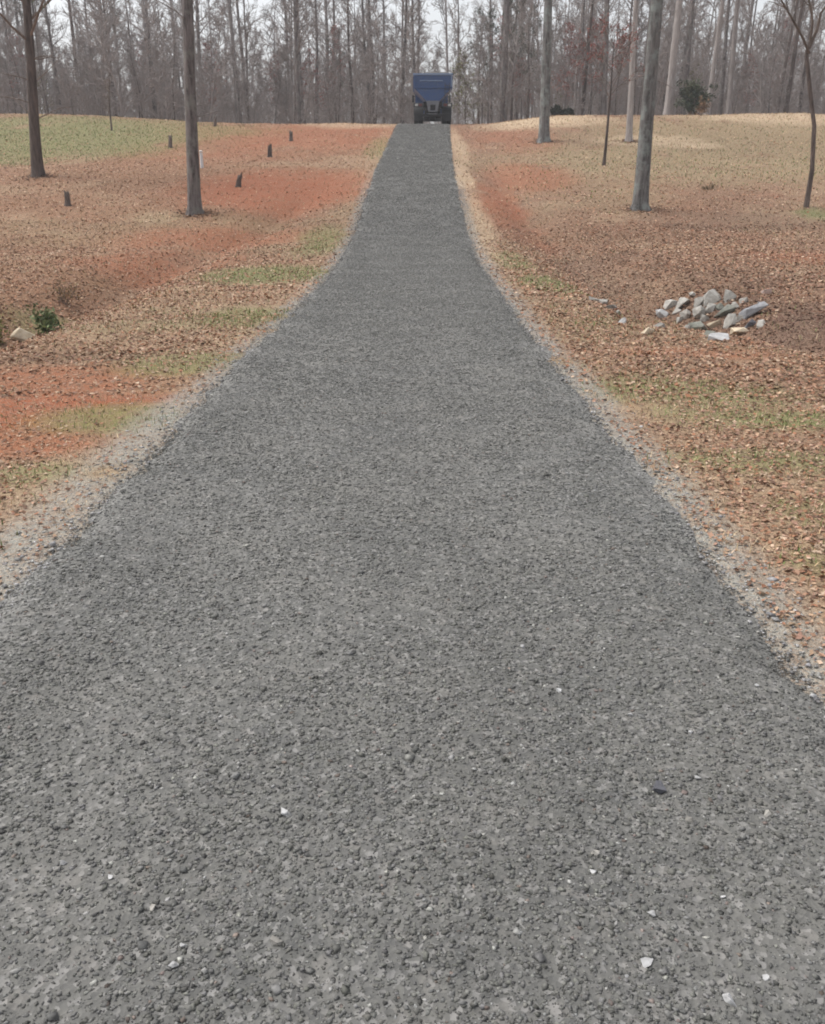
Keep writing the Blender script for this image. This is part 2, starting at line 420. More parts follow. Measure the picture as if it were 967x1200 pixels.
# ------------------------------------------------------------------ loose stones, leaves, grass (uncountable)
BOX_V = np.array([[x, y, z] for x in (-1, 1) for y in (-1, 1) for z in (-1, 1)], float) * .72
BOX_F = np.array([[0, 1, 3, 2], [4, 6, 7, 5], [0, 4, 5, 1], [2, 3, 7, 6], [0, 2, 6, 4], [1, 5, 7, 3]])
def stones(x, y, z, size, color, embed=0.35):
    """angular chips: jittered boxes turned at random"""
    n = len(x)
    proto = []
    for k in range(40):
        v = BOX_V * rng.uniform(.45, 1.15, BOX_V.shape) + rng.normal(0, .10, BOX_V.shape)
        q = np.linalg.qr(rng.normal(0, 1, (3, 3)))[0]
        proto.append((v @ q) * 1.0)
    proto = np.array(proto)
    v = proto[rng.integers(0, 40, n)] * (np.stack([rng.uniform(.9, 1.5, n), rng.uniform(.75, 1.1, n), rng.uniform(.30, .68, n)], -1) * size[:, None])[:, None, :]
    a = rng.uniform(0, 2 * np.pi, n); ca, sa = np.cos(a)[:, None], np.sin(a)[:, None]
    X, Y, Zc = v[..., 0], v[..., 1], v[..., 2]
    X, Y = X * ca - Y * sa, X * sa + Y * ca
    v = np.stack([X + x[:, None], Y + y[:, None], Zc + (z + size * (0.5 - embed))[:, None]], -1).reshape(-1, 3)
    f = (BOX_F[None] + (np.arange(n) * 8)[:, None, None]).reshape(-1, 4)
    return v, f, np.repeat(color, 8, 0)

# gravel on the driveway
n = 330000
y = 1.05 * np.exp(rng.random(n) * math.log(62 / 1.05))
xl = rng.uniform(-1, 1, n) * (HW - 0.02) + rng.normal(0, .05, n); x = C(y) + xl
cl = fbm(x, y, .5, 87, 3)
vis = (np.abs(x) < 0.53 * y + 0.75) & (rng.random(n) < .62 + .5 * smooth(.3, .7, cl))
x, y, cl = x[vis], y[vis], cl[vis]; n = len(x)
smin = .0017 * y ** .6; smax = (.0085 + .00042 * y) * (.85 + .3 * cl)
s = smin * (smax / smin) ** (rng.random(n) ** 2.2)
big = rng.random(n) < .004
s = np.where(big, s * 0 + smax * rng.uniform(1.0, 1.7, n), s)
gcl = np.clip(rng.normal(0.130, 0.033, n), 0.05, 0.4)
gcl = np.where(rng.random(n) < 0.015, rng.uniform(.24, .36, n), gcl)
c = np.stack([gcl, gcl * rng.uniform(.97, 1.005, n), gcl * rng.uniform(.88, .97, n)], -1)
pk = rng.random(n) < 0.015
c[pk] *= np.array([1.15, .95, .9])
VV, FF, CC = stones(x, y, np.maximum(road_z(x, y), Z(x, y) - .01), s, c, .40)
o = link('gravel', mesh_np('gravel', VV, [FF], CC), M_stone)
tag(o, 'grey crushed asphalt gravel covering the driveway', 'gravel', kind='stuff')

# paler stones spilled along both edges
n = 16000
y = 2 + 34 * rng.random(n) ** 1.7; sd = np.where(rng.random(n) < .5, -1, 1)
un = HW + np.abs(rng.normal(0.0, 0.2, n)) - .08; x = C(y) + sd * un
s = np.clip(rng.lognormal(-5.4, .45, n) * (1 + y / 25), .003, .022)
gcol = np.clip(rng.normal(.26, .08, n), .1, .5); c = np.stack([gcol, gcol * .97, gcol * rng.uniform(.88, 1, n)], -1)
zz = np.maximum(road_z(x, y), Z(x, y))
v, f, c = stones(x, y, zz, s, c)
o = link('edge_grit', mesh_np('edge_grit', v, [f], c), M_stone)
tag(o, 'pale loose grit spilled along the driveway edges', 'grit', kind='stuff')

# fallen leaves
def leaf_mesh(x, y, z, size, color):
    n = len(x)
    a = rng.uniform(0, 2 * np.pi, n); t1 = rng.normal(0, .45, n); fold = rng.uniform(-.1, .6, n)
    L = size; Wd = size * rng.uniform(.45, .8, n)
    o_ = np.zeros(n)
    P0 = np.stack([-L * .5, o_, o_], -1); P1 = np.stack([o_, -Wd * .5, Wd * .5 * fold], -1); P2 = np.stack([L * .5, o_, L * rng.uniform(-.1, .3, n)], -1); P3 = np.stack([o_, Wd * .5, Wd * .5 * fold], -1)
    v = np.stack([P0, P1, P2, P3], 1)
    X, Y, Zc = v[..., 0], v[..., 1], v[..., 2]
    ct, st = np.cos(t1)[:, None], np.sin(t1)[:, None]
    Y, Zc = Y * ct - Zc * st, Y * st + Zc * ct
    ca, sa = np.cos(a)[:, None], np.sin(a)[:, None]
    X, Y = X * ca - Y * sa, X * sa + Y * ca
    Zc = Zc - Zc.min(1, keepdims=True)
    v = np.stack([X + x[:, None], Y + y[:, None], Zc + z[:, None]], -1).reshape(-1, 3)
    q = np.arange(n)[:, None] * 4
    f = np.concatenate([q + np.array([0, 1, 2]), q + np.array([0, 2, 3])])
    return v, f, np.repeat(color, 4, 0)

LP = np.array([[.25, .135, .08], [.175, .097, .06], [.30, .18, .12], [.37, .25, .165], [.28, .135, .08], [.11, .065, .045], [.42, .31, .225], [.26, .155, .115], [.33, .20, .14], [.19, .135, .09]])
def cand(n, y0, y1, pw=1.0):
    y = y0 + (y1 - y0) * rng.random(n) ** pw
    x = rng.uniform(-1, 1, n) * (0.56 * y + 1.5)
    ok = np.abs(x - C(y)) > HW + 0.05
    return x[ok], y[ok]
def leaves(n, y0, y1, smin, smax, dens_r=1.0, dens_l=0.5, gain=1.0):
    x, y = cand(n, y0, y1)
    W = zones(x, y); d = x - C(y); u = np.abs(d) - HW
    p = np.where(d > 0, dens_r, dens_l)
    p = p * (1 - .8 * W['clay']) * (1 - .6 * W['green']) * (1 - .75 * W['pale']) * (1 - .6 * W['olive'])
    p = p * (0.5 + 0.5 * smooth(0, .8, u)) * smooth(.12, .5, fbm(x, y, 1.0, 81) + .12)
    p = p * np.where(d < 0, 1 - .75 * smooth(.85, .3, u) * smooth(11, 6, y), 1 - .4 * smooth(.45, .2, u))
    k = rng.random(len(x)) < p; x, y = x[k], y[k]
    s = rng.uniform(smin, smax, len(x))
    c = LP[rng.integers(0, len(LP), len(x))] * rng.uniform(.8, 1.25, (len(x), 1)) * gain
    leaf_shade = (zones(x, y)['dark'])[:, None]                      # shade of ditch and rock hollow painted into the brown leaf colours
    c = c + (np.array([.115, .066, .05]) * rng.uniform(.6, 1.4, (len(x), 1)) - c) * leaf_shade * .8
    return leaf_mesh(x, y, Z(x, y) + .004, s, c)
VV, FF, CC = [], [], []; off = 0
for args in [(70000, 2.5, 8, .012, .045, 1.3, 1.0), (60000, 3, 14, .010, .030, 1.4, 1.2), (95000, 8, 16, .025, .06, 1.1, .85), (130000, 16, 30, .04, .08, 1, .7, 1.1), (130000, 30, 64, .045, .095, .7, .8, 1.35)]:
    v, f, c = leaves(*args); VV.append(v); FF.append(f + off); CC.append(c); off += len(v)
for tp in ((44, 207), (228, 250), (637, 166), (750, 246), (737, 166)):
    bx_, by_ = G(*tp); m_ = 420; a_ = rng.uniform(0, 6.28, m_); q_ = .22 + np.abs(rng.normal(0, .38, m_))
    x = bx_ + np.cos(a_) * q_; y = by_ + np.sin(a_) * q_
    v, f, c = leaf_mesh(x, y, Z(x, y) + .004 + .10 * np.exp(-q_ / .25) * rng.random(m_), rng.uniform(.05, .10, m_), LP[rng.integers(0, len(LP), m_)] * rng.uniform(.55, .95, (m_, 1)))
    VV.append(v); FF.append(f + off); CC.append(c); off += len(v)
m_ = 420; rx0, ry0 = G(832, 372)                          # leaves blown in between the riprap
x = rx0 + rng.normal(0, .75, m_); y = ry0 + rng.normal(0, 1.1, m_)
v, f, c = leaf_mesh(x, y, Z(x, y) + rng.uniform(.005, .06, m_), rng.uniform(.05, .10, m_), LP[rng.integers(0, len(LP), m_)] * rng.uniform(.5, .9, (m_, 1)))
VV.append(v); FF.append(f + off); CC.append(c); off += len(v)
o = link('fallen_leaves', mesh_np('fallen_leaves', np.concatenate(VV), [np.concatenate(FF)], np.concatenate(CC)), M_leaf)
tag(o, 'brown fallen leaves littering the ground on both sides', 'leaves', kind='stuff')

def blades(x, y, z, h, w, color, lean=0.7):
    n = len(x)
    a = rng.uniform(0, 2 * np.pi, n); ln = np.abs(rng.normal(0, lean, n)); ln = np.clip(ln, 0, 1.45)
    dx, dy = np.cos(a), np.sin(a); sx, sy = -dy, dx
    hx = np.sin(ln) * h; hz = np.cos(ln) * h
    b = np.stack([x, y, z], -1)
    sd = np.stack([sx, sy, sx * 0], -1) * (w / 2)[:, None]
    mid = b + np.stack([dx * hx * .4, dy * hx * .4, hz * .62], -1)
    tip = b + np.stack([dx * hx, dy * hx, hz], -1)
    v = np.stack([b - sd, b + sd, mid + sd * .8, mid - sd * .8, tip], 1).reshape(-1, 3)
    q = np.arange(n)[:, None] * 5
    return v, q + np.array([0, 1, 2, 3]), q + np.array([3, 2, 4]), np.repeat(color, 5, 0)

def grass(kinds, n, y0, y1, h0, h1, w, pal, lean, bias=0.0, pw=1.0):
    x, y = cand(n, y0, y1, pw)
    W = zones(x, y); u = np.abs(x - C(y)) - HW
    p = bias * smooth(.1, .7, u) * smooth(.35, .65, fbm(x, y, .9, 91))
    for k, s in kinds: p = np.maximum(p, W[k] * s)
    k = rng.random(len(x)) < p; x, y = x[k], y[k]; m = len(x)
    h = rng.uniform(h0, h1, m); pal = np.array(pal)
    c = pal[rng.integers(0, len(pal), m)] * rng.uniform(.75, 1.25, (m, 1))
    return blades(x, y, Z(x, y) - .005, h, np.full(m, w) * rng.uniform(.7, 1.3, m), c, lean)
GP = [[.12, .165, .05], [.165, .205, .07], [.21, .235, .10], [.09, .135, .04], [.25, .25, .12]]
SP = [[.50, .37, .22], [.42, .30, .18], [.58, .46, .31], [.30, .19, .12], [.52, .38, .27]]
def join(sets):
    VV, Q, T, CC = [], [], [], []; off = 0
    for v, q, t, c in sets: VV.append(v); Q.append(q + off); T.append(t + off); CC.append(c); off += len(v)
    return np.concatenate(VV), [np.concatenate(Q), np.concatenate(T)], np.concatenate(CC)
v, f, c = join([grass([('green', .8), ('olive', .15)], 60000, 2.5, 14, .02, .07, .006, GP, .9, .22), grass([('green', .9), ('olive', .25)], 90000, 12, 34, .03, .09, .012, GP, .8, .07), grass([('green', .9), ('olive', .3)], 70000, 34, 66, .05, .12, .03, GP, .8)])
o = link('green_grass', mesh_np('green_grass', v, f, c), M_blade); tag(o, 'short patches of green winter grass', 'grass', kind='stuff')
v, f, c = join([grass([('straw', .9), ('pale', .8)], 90000, 2.5, 14, .02, .08, .005, SP, 1.35, .55), grass([('straw', .9), ('pale', .8), ('olive', .4)], 120000, 12, 34, .03, .10, .011, SP, 1.2, .22), grass([('straw', .9), ('pale', .9), ('olive', .4)], 80000, 34, 66, .05, .13, .025, SP, 1.0, .12)])
o = link('dry_grass', mesh_np('dry_grass', v, f, c), M_blade); tag(o, 'dry straw coloured dead grass on the verges', 'dry grass', kind='stuff')

# ------------------------------------------------------------------ trees
def tubes(polys):
    """polys: list of (pts (k,3), radii (k), nsides) -> V, quads"""
    groups = {}
    for p, r, s in polys: groups.setdefault((len(p), s), []).append((p, r))
    VV, QQ = [], []; off = 0
    for (k, s), L in groups.items():
        p = np.array([a for a, _ in L]); r = np.array([b for _, b in L])
        t = p[:, -1] - p[:, 0]; t = t / (np.linalg.norm(t, axis=1, keepdims=True) + 1e-9)
        ref = np.where(np.abs(t[:, 2:3]) > .8, np.array([[1., 0, 0]]), np.array([[0, 0, 1.]]))
        a = np.cross(t, ref); a /= np.linalg.norm(a, axis=1, keepdims=True); b = np.cross(t, a)
        th = np.arange(s) / s * 2 * np.pi
        ring = a[:, None, :] * np.cos(th)[None, :, None] + b[:, None, :] * np.sin(th)[None, :, None]
        v = p[:, :, None, :] + ring[:, None, :, :] * r[:, :, None, None]
        m = len(L)
        VV.append(v.reshape(-1, 3))
        base = np.arange(m * k * s).reshape(m, k, s) + off
        q = np.stack([base[:, :-1, :], np.roll(base[:, :-1, :], -1, 2), np.roll(base[:, 1:, :], -1, 2), base[:, 1:, :]], -1).reshape(-1, 4)
        QQ.append(q); off += m * k * s
    return np.concatenate(VV), np.concatenate(QQ)

def polyline(r, start, d, length, k, wander, up):
    pts = [np.array(start, float)]; d = np.array(d, float); d /= np.linalg.norm(d)
    for i in range(k - 1):
        d = d + r.normal(0, wander, 3) + np.array([0, 0, up]); d /= np.linalg.norm(d)
        pts.append(pts[-1] + d * length / (k - 1))
    return np.array(pts)

def along(p, t):
    f = t * (len(p) - 1); i = min(int(f), len(p) - 2); w = f - i
    return p[i] * (1 - w) + p[i + 1] * w, (p[i + 1] - p[i]) / (np.linalg.norm(p[i + 1] - p[i]) + 1e-9)

def child_dir(r, d, ang):
    q = r.normal(0, 1, 3); q -= d * np.dot(q, d); q /= np.linalg.norm(q) + 1e-9
    return d * math.cos(ang) + q * math.sin(ang)

def gen_tree(seed, H, rad, clear, n1, len1, n2, n3, n4, lean=0.0, up=.04, wander=.03, sides=9, ang=(.6, 1.15), twig=.012, stubs=0):
    r = np.random.default_rng(seed)
    k = 18
    d0 = np.array([lean, 0, 1])
    tr = polyline(r, (0, 0, -.15), d0, H, k, wander, up)
    t = np.linspace(0, 1, k)
    rr = rad * np.clip(1 - .92 * t, .04, 1) ** .85; rr[0] *= 1.7; rr[1] *= 1.05
    e0, e1 = tr[0] * .75 + tr[1] * .25, tr[0] * .45 + tr[1] * .55
    trunk = [(np.vstack([tr[:1], e0[None], e1[None], tr[1:]]), np.concatenate([[rr[0]], [rad * 1.17], [rad * 1.06], rr[1:]]), sides)]
    crown, tips = [], []
    for i in range(n1):
        tt = clear + (0.985 - clear) * (i + r.random()) / n1
        p, d = along(tr, tt)
        g = (tt - clear) / (1 - clear)
        L = len1 * (1.05 - .75 * g) * r.uniform(.6, 1.15)
        dd = child_dir(r, d, r.uniform(*ang)); dd[2] = abs(dd[2]) * .8 + .15
        r1 = max(rad * (1 - .9 * tt) * r.uniform(.3, .5), twig * 1.6)
        b = polyline(r, p, dd, L, 6, .12, .07)
        crown.append((b, r1 * np.linspace(1, .25, 6), 5))
        for j in range(n2):
            t2 = .25 + .75 * (j + r.random()) / n2
            p2, d2 = along(b, min(t2, .99)); L2 = L * r.uniform(.25, .5) * (1.2 - .5 * t2)
            b2 = polyline(r, p2, child_dir(r, d2, r.uniform(.5, 1.0)), L2, 4, .15, .06)
            crown.append((b2, max(r1 * .4, twig * 1.3) * np.linspace(1, .4, 4), 4))
            for m in range(n3):
                t3 = .2 + .8 * (m + r.random()) / n3
                p3, d3 = along(b2, min(t3, .99)); L3 = max(L2 * r.uniform(.3, .6), .25)
                b3 = polyline(r, p3, child_dir(r, d3, r.uniform(.4, .95)), L3, 3, .18, .05)
                crown.append((b3, twig * np.array([1, .8, .4]), 3))
                tips.append(b3[-1])
                for q in range(n4):
                    p4, d4 = along(b3, r.uniform(.2, .98))
                    b4 = polyline(r, p4, child_dir(r, d4, r.uniform(.4, .9)), L3 * r.uniform(.4, .8), 2, .1, .0)
                    crown.append((b4, twig * np.array([.7, .35]), 3)); tips.append(b4[-1])
    for i in range(stubs):
        p, d = along(tr, r.uniform(.12, clear))
        dd = child_dir(r, d, r.uniform(1.0, 1.5))
        crown.append((polyline(r, p, dd, r.uniform(.5, 1.8), 4, .15, -.02), .022 * np.array([1, .8, .6, .3]), 4))
    return tubes(trunk), tubes(crown), np.array(tips), tr

def clumps(r, pts, n, size, w, pal):
    """tufts of thin blades around points (needles, buds)"""
    m = len(pts) * n
    c = np.repeat(pts, n, 0) + r.normal(0, size * .35, (m, 3))
    d = r.normal(0, 1, (m, 3)); d /= np.linalg.norm(d, axis=1, keepdims=True); d[:, 2] += .25
    q = np.cross(d, r.normal(0, 1, (m, 3))); q /= np.linalg.norm(q, axis=1, keepdims=True)
    L = size * r.uniform(.5, 1.1, (m, 1))
    v = np.stack([c - d * L * .5, c + q * w, c + d * L * .5, c - q * w], 1).reshape(-1, 3)
    f = np.arange(m * 4).reshape(m, 4)
    pal = np.array(pal); cc = np.repeat(pal[r.integers(0, len(pal), len(pts))] * r.uniform(.7, 1.3, (len(pts), 1)), n, 0) * r.uniform(.85, 1.15, (m, 1))
    return v, f, np.repeat(cc, 4, 0)

NEED = [[.05, .062, .04], [.065, .078, .045], [.04, .052, .036], [.08, .085, .055]]
REDS = [[.26, .075, .06], [.30, .11, .09], [.22, .10, .08]]
OLV = [[.16, .16, .06], [.20, .18, .08], [.12, .13, .05]]

def tree(name, label, cat, group, seed, loc, bark, twigm, rotz=0, leafpts=None, leafmat=None, **kw):
    t = thing(name, label, cat, loc, rotz, group)
    (tv, tq), (cv, cq), tips, _ = gen_tree(seed, **kw)
    aa = np.arctan2(tv[:, 1], tv[:, 0]); ff = .20 * np.exp(-np.clip(tv[:, 2], 0, 9) / .35) * (np.sin(3 * aa + seed) + .6 * np.sin(5 * aa + 2 * seed))
    low = tv[:, 2] < 1.5; tv[low, :2] *= (1 + ff[low])[:, None]
    link('trunk', mesh_np('trunk', tv, [tq], None, True), bark, t)
    cr = link('crown', mesh_np('crown', cv, [cq], None, True), twigm, t)
    if leafpts:
        r = np.random.default_rng(seed + 1)
        tip = tips if leafpts.get('keep', 1) >= 1 else tips[r.random(len(tips)) < leafpts['keep']]
        v, f, c = clumps(r, tip, leafpts['n'], leafpts['size'], leafpts['w'], leafpts['pal'])
        link(leafpts['name'], mesh_np(leafpts['name'], v, [f], c), leafmat, cr)
    return t

def at(px, py):
    x, y = G(px, py); return (x, y, float(Z(x, y)))
def atD(px, D):
    x, y = XY(px, D); return (x, y, float(Z(x, y)))

# the five big trunks in the open ground
tree('hardwood_tree', 'dark slender trunk standing alone at the far left of the field', 'tree', None, 101, at(44, 207), M_barkd, M_twigd, H=17, rad=.225, clear=.27, n1=26, len1=4.6, n2=6, n3=5, n4=2, lean=.085, up=0, wander=.006, stubs=8,
     leafpts=dict(n=3, size=.30, w=.02, pal=[[.12, .13, .075], [.15, .15, .09], [.10, .11, .07]], name='needles', keep=.5), leafmat=M_needle)
tree('hardwood_tree', 'straight grey brown trunk on the red clay left of the driveway', 'tree', None, 102, at(228, 250), M_bark, M_twig, H=24, rad=.205, lean=.045, up=0, clear=.30, n1=26, len1=4.5, n2=6, n3=5, n4=2, wander=.006, sides=14, stubs=3)
tree('hardwood_tree', 'grey trunk on the pale crest right of the blue truck', 'tree', None, 103, at(637, 166), M_barkl, M_twig, H=24, rad=.27, lean=-.015, up=0, clear=.32, n1=26, len1=5, n2=6, n3=5, n4=2, wander=.006, sides=14, stubs=4)
tree('hardwood_tree', 'thick lichen grey trunk above the rock pile on the right', 'tree', None, 104, at(750, 246), M_barkl, M_twig, H=24, rad=.24, lean=-.012, up=0, clear=.30, n1=28, len1=4.8, n2=6, n3=5, n4=2, wander=.006, sides=14, stubs=3)
tree('hardwood_tree', 'slim pale trunk standing just behind the thick lichen grey trunk', 'tree', None, 105, at(737, 166), M_barkp, M_twig, H=20, rad=.17, lean=-.03, up=0, clear=.38, n1=20, len1=3.5, n2=5, n3=5, n4=2, wander=.012, sides=10)
tree('maple_sapling', 'thin sapling with red spring buds between the two grey trunks on the right', 'tree', None, 106, at(708, 194), M_barkd, M_twigd, H=5.4, rad=.075, clear=.5, n1=14, len1=2.2, n2=4, n3=3, n4=1, twig=.008, wander=.02,
     leafpts=dict(n=3, size=.09, w=.022, pal=REDS, name='buds'), leafmat=M_bud)
tree('sapling', 'slim bare sapling near the left skyline behind the green grass', 'tree', None, 107, at(131, 153), M_barkd, M_twigd, H=3.2, rad=.06, clear=.3, n1=10, len1=.7, n2=3, n3=2, n4=1, twig=.008)
tree('hardwood_tree', 'broad pale grey trunk on the skyline right of the lichen grey trunk', 'tree', None, 108, atD(780, 68), M_barkp, M_twig, H=24, rad=.28, up=0, clear=.4, n1=22, len1=5, n2=6, n3=5, n4=2, wander=.012)
tree('hardwood_tree', 'pale trunk leaning right beside the evergreen bush', 'tree', None, 109, atD(826, 70), M_barkp, M_twig, H=22, rad=.18, up=0, clear=.4, n1=20, len1=4, n2=5, n3=5, n4=2, wander=.008, lean=.04)
tree('hardwood_tree', 'tan upright trunk behind the leaning pale trunk at the evergreen bush', 'tree', None, 110, atD(851, 74), M_barkp, M_twig, H=22, rad=.21, up=0, lean=-.04, clear=.4, n1=20, len1=4, n2=5, n3=5, n4=2, wander=.01)

# crooked sapling at the right edge
def crooked():
    loc = at(944, 243); t = thing('sapling', 'crooked dark sapling with forked top at the right edge', 'tree', loc)
    s = loc[1] / 1050 * .98
    def L(pts, yy): return np.array([((px - 944 - .146 * (243 - py)) * s, yy * i / len(pts), (243 - py) * s * 1.02) for i, (px, py) in enumerate(pts)])
    m = L([(944, 247), (951, 205), (953, 160), (948, 125), (944, 92), (946, 82)], .1)
    b1 = L([(946, 84), (955, 68), (960, 52), (972, 38), (985, 10), (1000, -30)], .5)
    b2 = L([(946, 90), (938, 76), (925, 58), (914, 44), (902, 25), (890, -10)], -.5)
    b3 = L([(946, 86), (950, 60), (944, 30), (948, 0), (940, -40), (945, -80)], .3)
    v, q = tubes([(m, np.array([.10, .075, .07, .065, .065, .06]), 9)]); link('trunk', mesh_np('trunk', v, [q], None, True), M_barkd, t)
    br = [(b1, np.linspace(.055, .018, 6), 6), (b2, np.linspace(.045, .014, 6), 6), (b3, np.linspace(.04, .014, 6), 6)]
    r = np.random.default_rng(8)
    for b in (b1, b2, b3):
        for i in range(14):
            p, d = along(b, r.uniform(.2, 1)); b4 = polyline(r, p, child_dir(r, d, r.uniform(.5, 1)), r.uniform(.5, 1.3), 4, .2, .03)
            br.append((b4, .012 * np.array([1, .8, .6, .3]), 4))
            for j in range(4):
                p, d = along(b4, r.uniform(.2, 1)); br.append((polyline(r, p, child_dir(r, d, .7), r.uniform(.2, .5), 3, .2, 0), .007 * np.array([1, .8, .4]), 3))
    v, q = tubes(br); link('crown', mesh_np('crown', v, [q], None, True), M_twigd, t)
crooked()

# the woods behind the crest
def proto_tree(name, label, cat, group, seed, bark, twigm, **kw):
    return tree(name, label, cat, group, seed, (0, 0, 0), bark, twigm, **kw)
HARD = 'tall bare hardwood in the woods behind the crest'
protos = [proto_tree('hardwood_tree', HARD, 'tree', 'bare hardwoods of the woods', 200 + i, [M_bark, M_bark, M_barkd, M_bark, M_barkp, M_bark][i], M_twig,
          H=[21, 23, 20, 24, 19, 22][i], rad=[.2, .24, .17, .28, .13, .15][i], clear=[.3, .35, .25, .34, .28, .2][i], n1=[24, 22, 22, 24, 20, 26][i], len1=[3.6, 4, 3, 4.5, 2.8, 2.6][i], n2=6, n3=5, n4=2, twig=.015, wander=.02, sides=7) for i in range(6)]
SAPL = 'thin twiggy understorey sapling at the edge of the woods'
saps = [proto_tree('sapling', SAPL, 'tree', 'bare saplings of the woods', 220 + i, M_barkd if i % 2 else M_bark, M_twig, H=[7, 8.5, 6, 10][i], rad=[.055, .06, .05, .08][i], clear=.12, n1=[26, 26, 24, 28][i], len1=[1.8, 1.9, 1.8, 2.0][i], n2=5, n3=4, n4=2, twig=.012, wander=.04, sides=5) for i in range(4)]
REDL = 'understorey maple hazed with red buds in the woods'
reds = [proto_tree('maple_tree', REDL, 'tree', 'red budding maples of the woods', 230 + i, M_bark, M_twig, H=[8, 11][i], rad=[.07, .1][i], clear=.25, n1=24, len1=[2.4, 2.8][i], n2=5, n3=4, n4=1, twig=.012, wander=.03, sides=5,
        leafpts=dict(n=2, size=.16, w=.035, pal=REDS, name='buds', keep=.75), leafmat=M_bud) for i in range(2)]
PINL = 'green needled pine among the bare hardwoods'
pines = [proto_tree('pine_tree', PINL, 'tree', 'pines of the woods', 240 + i, M_barkd, M_twigd, H=[17, 21][i], rad=[.17, .22][i], clear=[.3, .5][i], n1=26, len1=[2.4, 3.0][i], n2=5, n3=3, n4=0, twig=.014, wander=.012, sides=6, ang=(1.0, 1.5),
        leafpts=dict(n=7, size=.42, w=.03, pal=NEED, name='needles', keep=.8), leafmat=M_needle) for i in range(2)]
OLVL = 'small tree with first olive green leaves at the woods edge'
olvs = [proto_tree('young_tree', OLVL, 'tree', 'leafing young trees of the woods', 250, M_barkd, M_twigd, H=5.5, rad=.06, clear=.12, n1=22, len1=1.7, n2=4, n3=4, n4=0, twig=.01, wander=.04, sides=5,
        leafpts=dict(n=2, size=.16, w=.05, pal=OLV, name='foliage', keep=.7), leafmat=M_bud)]
used = set()
fr = np.random.default_rng(77)
spots_done = []
def put(proto, x, y, sc, sink=.05):
    o = proto
    if proto.name in used: o = copy_tree(proto)
    used.add(proto.name)
    o.location = (x, y, float(Z(x, y)) - sink); o.rotation_euler = (0, 0, fr.uniform(0, 6.28)); o.scale = (sc, sc, sc * fr.uniform(.92, 1.08))
    spots_done.append((x, y))
    return o
def pxr(D, lo=-70, hi=1040): return fr.uniform(lo, hi)
def free(x, y, d): return all((x - a) ** 2 + (y - b) ** 2 > d * d for a, b in spots_done)
def scatter(protos, n, D0, D1, sc0, sc1, dmin, lo=-70, hi=1040, gap=.8, pw=1.0):
    k = 0; tries = 0
    while k < n and tries < n * 40:
        tries += 1
        D = D0 + (D1 - D0) * fr.random() ** pw; px = fr.uniform(lo, hi)
        if 496 < px < 562 and fr.random() < gap: continue
        if D < 84 and 470 < px < 560: continue
        x, y = XY(px, D)
        if not free(x, y, dmin): continue
        put(protos[k % len(protos)] if k < len(protos) else protos[fr.integers(len(protos))], x, y, fr.uniform(sc0, sc1)); k += 1
for a, D in ((575, 92), (598, 84), (618, 95), (560, 100), (100, 92), (60, 104), (140, 110), (395, 96)):
    x, y = XY(a, D); put(pines[0] if a in (575, 598, 618, 395) else pines[1], x, y, {575: .62, 598: .7, 618: .66, 560: .6, 395: .55}.get(a, 1.0))
for a, D, s in ((660, 78, .9), (690, 82, 1.0), (720, 86, .9), (672, 90, 1.0), (585, 88, .8), (610, 80, .6), (370, 84, .8), (395, 90, .9), (250, 88, .9), (870, 84, .7), (905, 88, .8), (30, 92, .9), (180, 100, 1.0), (330, 98, .9)):
    x, y = XY(a, D); put(reds[int(a) % 2], x, y, s)
for a, D, s in ((545, 80, 1.0), (556, 86, .9), (60, 84, .8), (655, 86, .5), (800, 88, .9)):
    x, y = XY(a, D); put(olvs[0], x, y, s)
scatter(protos, 150, 78, 150, .85, 1.15, 1.6)
scatter(saps, 110, 76, 125, .6, 1.05, .9, gap=.3, pw=1.4)

def merged(specs, builder):
    VV, QQ = [], []; off = 0
    for (x, y, s, a, k) in specs:
        v, q = builder[k]
        ca, sa = math.cos(a), math.sin(a)
        w = np.stack([(v[:, 0] * ca - v[:, 1] * sa) * s + x, (v[:, 0] * sa + v[:, 1] * ca) * s + y, v[:, 2] * s + float(Z(x, y))], -1)
        VV.append(w); QQ.append(q + off); off += len(v)
    return np.concatenate(VV), np.concatenate(QQ)
def whole(*a, **k):
    (tv, tq), (cv, cq), _, _ = gen_tree(*a, **k); return np.concatenate([tv, cv]), np.concatenate([tq, cq + len(tv)])
bl = [whole(300 + i, H=4.5 + i * .6, rad=.04, clear=.05, n1=18, len1=1.6, n2=4, n3=3, n4=1, twig=.012, wander=.06, sides=4) for i in range(4)]
sp = []
for i in range(560):
    D = 77 + 65 * fr.random() ** 1.2; px = fr.uniform(-90, 1060)
    if D < 82 and 470 < px < 560: continue
    x, y = XY(px, D); sp.append((x, y, fr.uniform(.5, 1.2) if fr.random() < .6 else fr.uniform(1.2, 2.3), fr.uniform(0, 6.28), int(fr.integers(4))))
v, q = merged(sp, bl)
o = link('underbrush', mesh_np('underbrush', v, [q]), M_twig); tag(o, 'tangled grey brown underbrush filling the woods', 'underbrush', kind='stuff')
dl_ = [whole(320 + i, H=15 + 2 * i, rad=.18, clear=.12, n1=26, len1=3.6, n2=6, n3=5, n4=1, twig=.028, wander=.03, sides=5) for i in range(4)]
sp = []
for i in range(260):
    D = 150 + 90 * fr.random(); px = fr.uniform(-120, 1090)
    if 490 < px < 560 and fr.random() < .6: continue
    x, y = XY(px, D); sp.append((x, y, fr.uniform(.75, 1.1), fr.uniform(0, 6.28), int(fr.integers(4))))
v, q = merged(sp, dl_)
o = link('far_woods', mesh_np('far_woods', v, [q]), M_twig); tag(o, 'far grey mass of bare woods deep behind the trees', 'woods', kind='stuff')

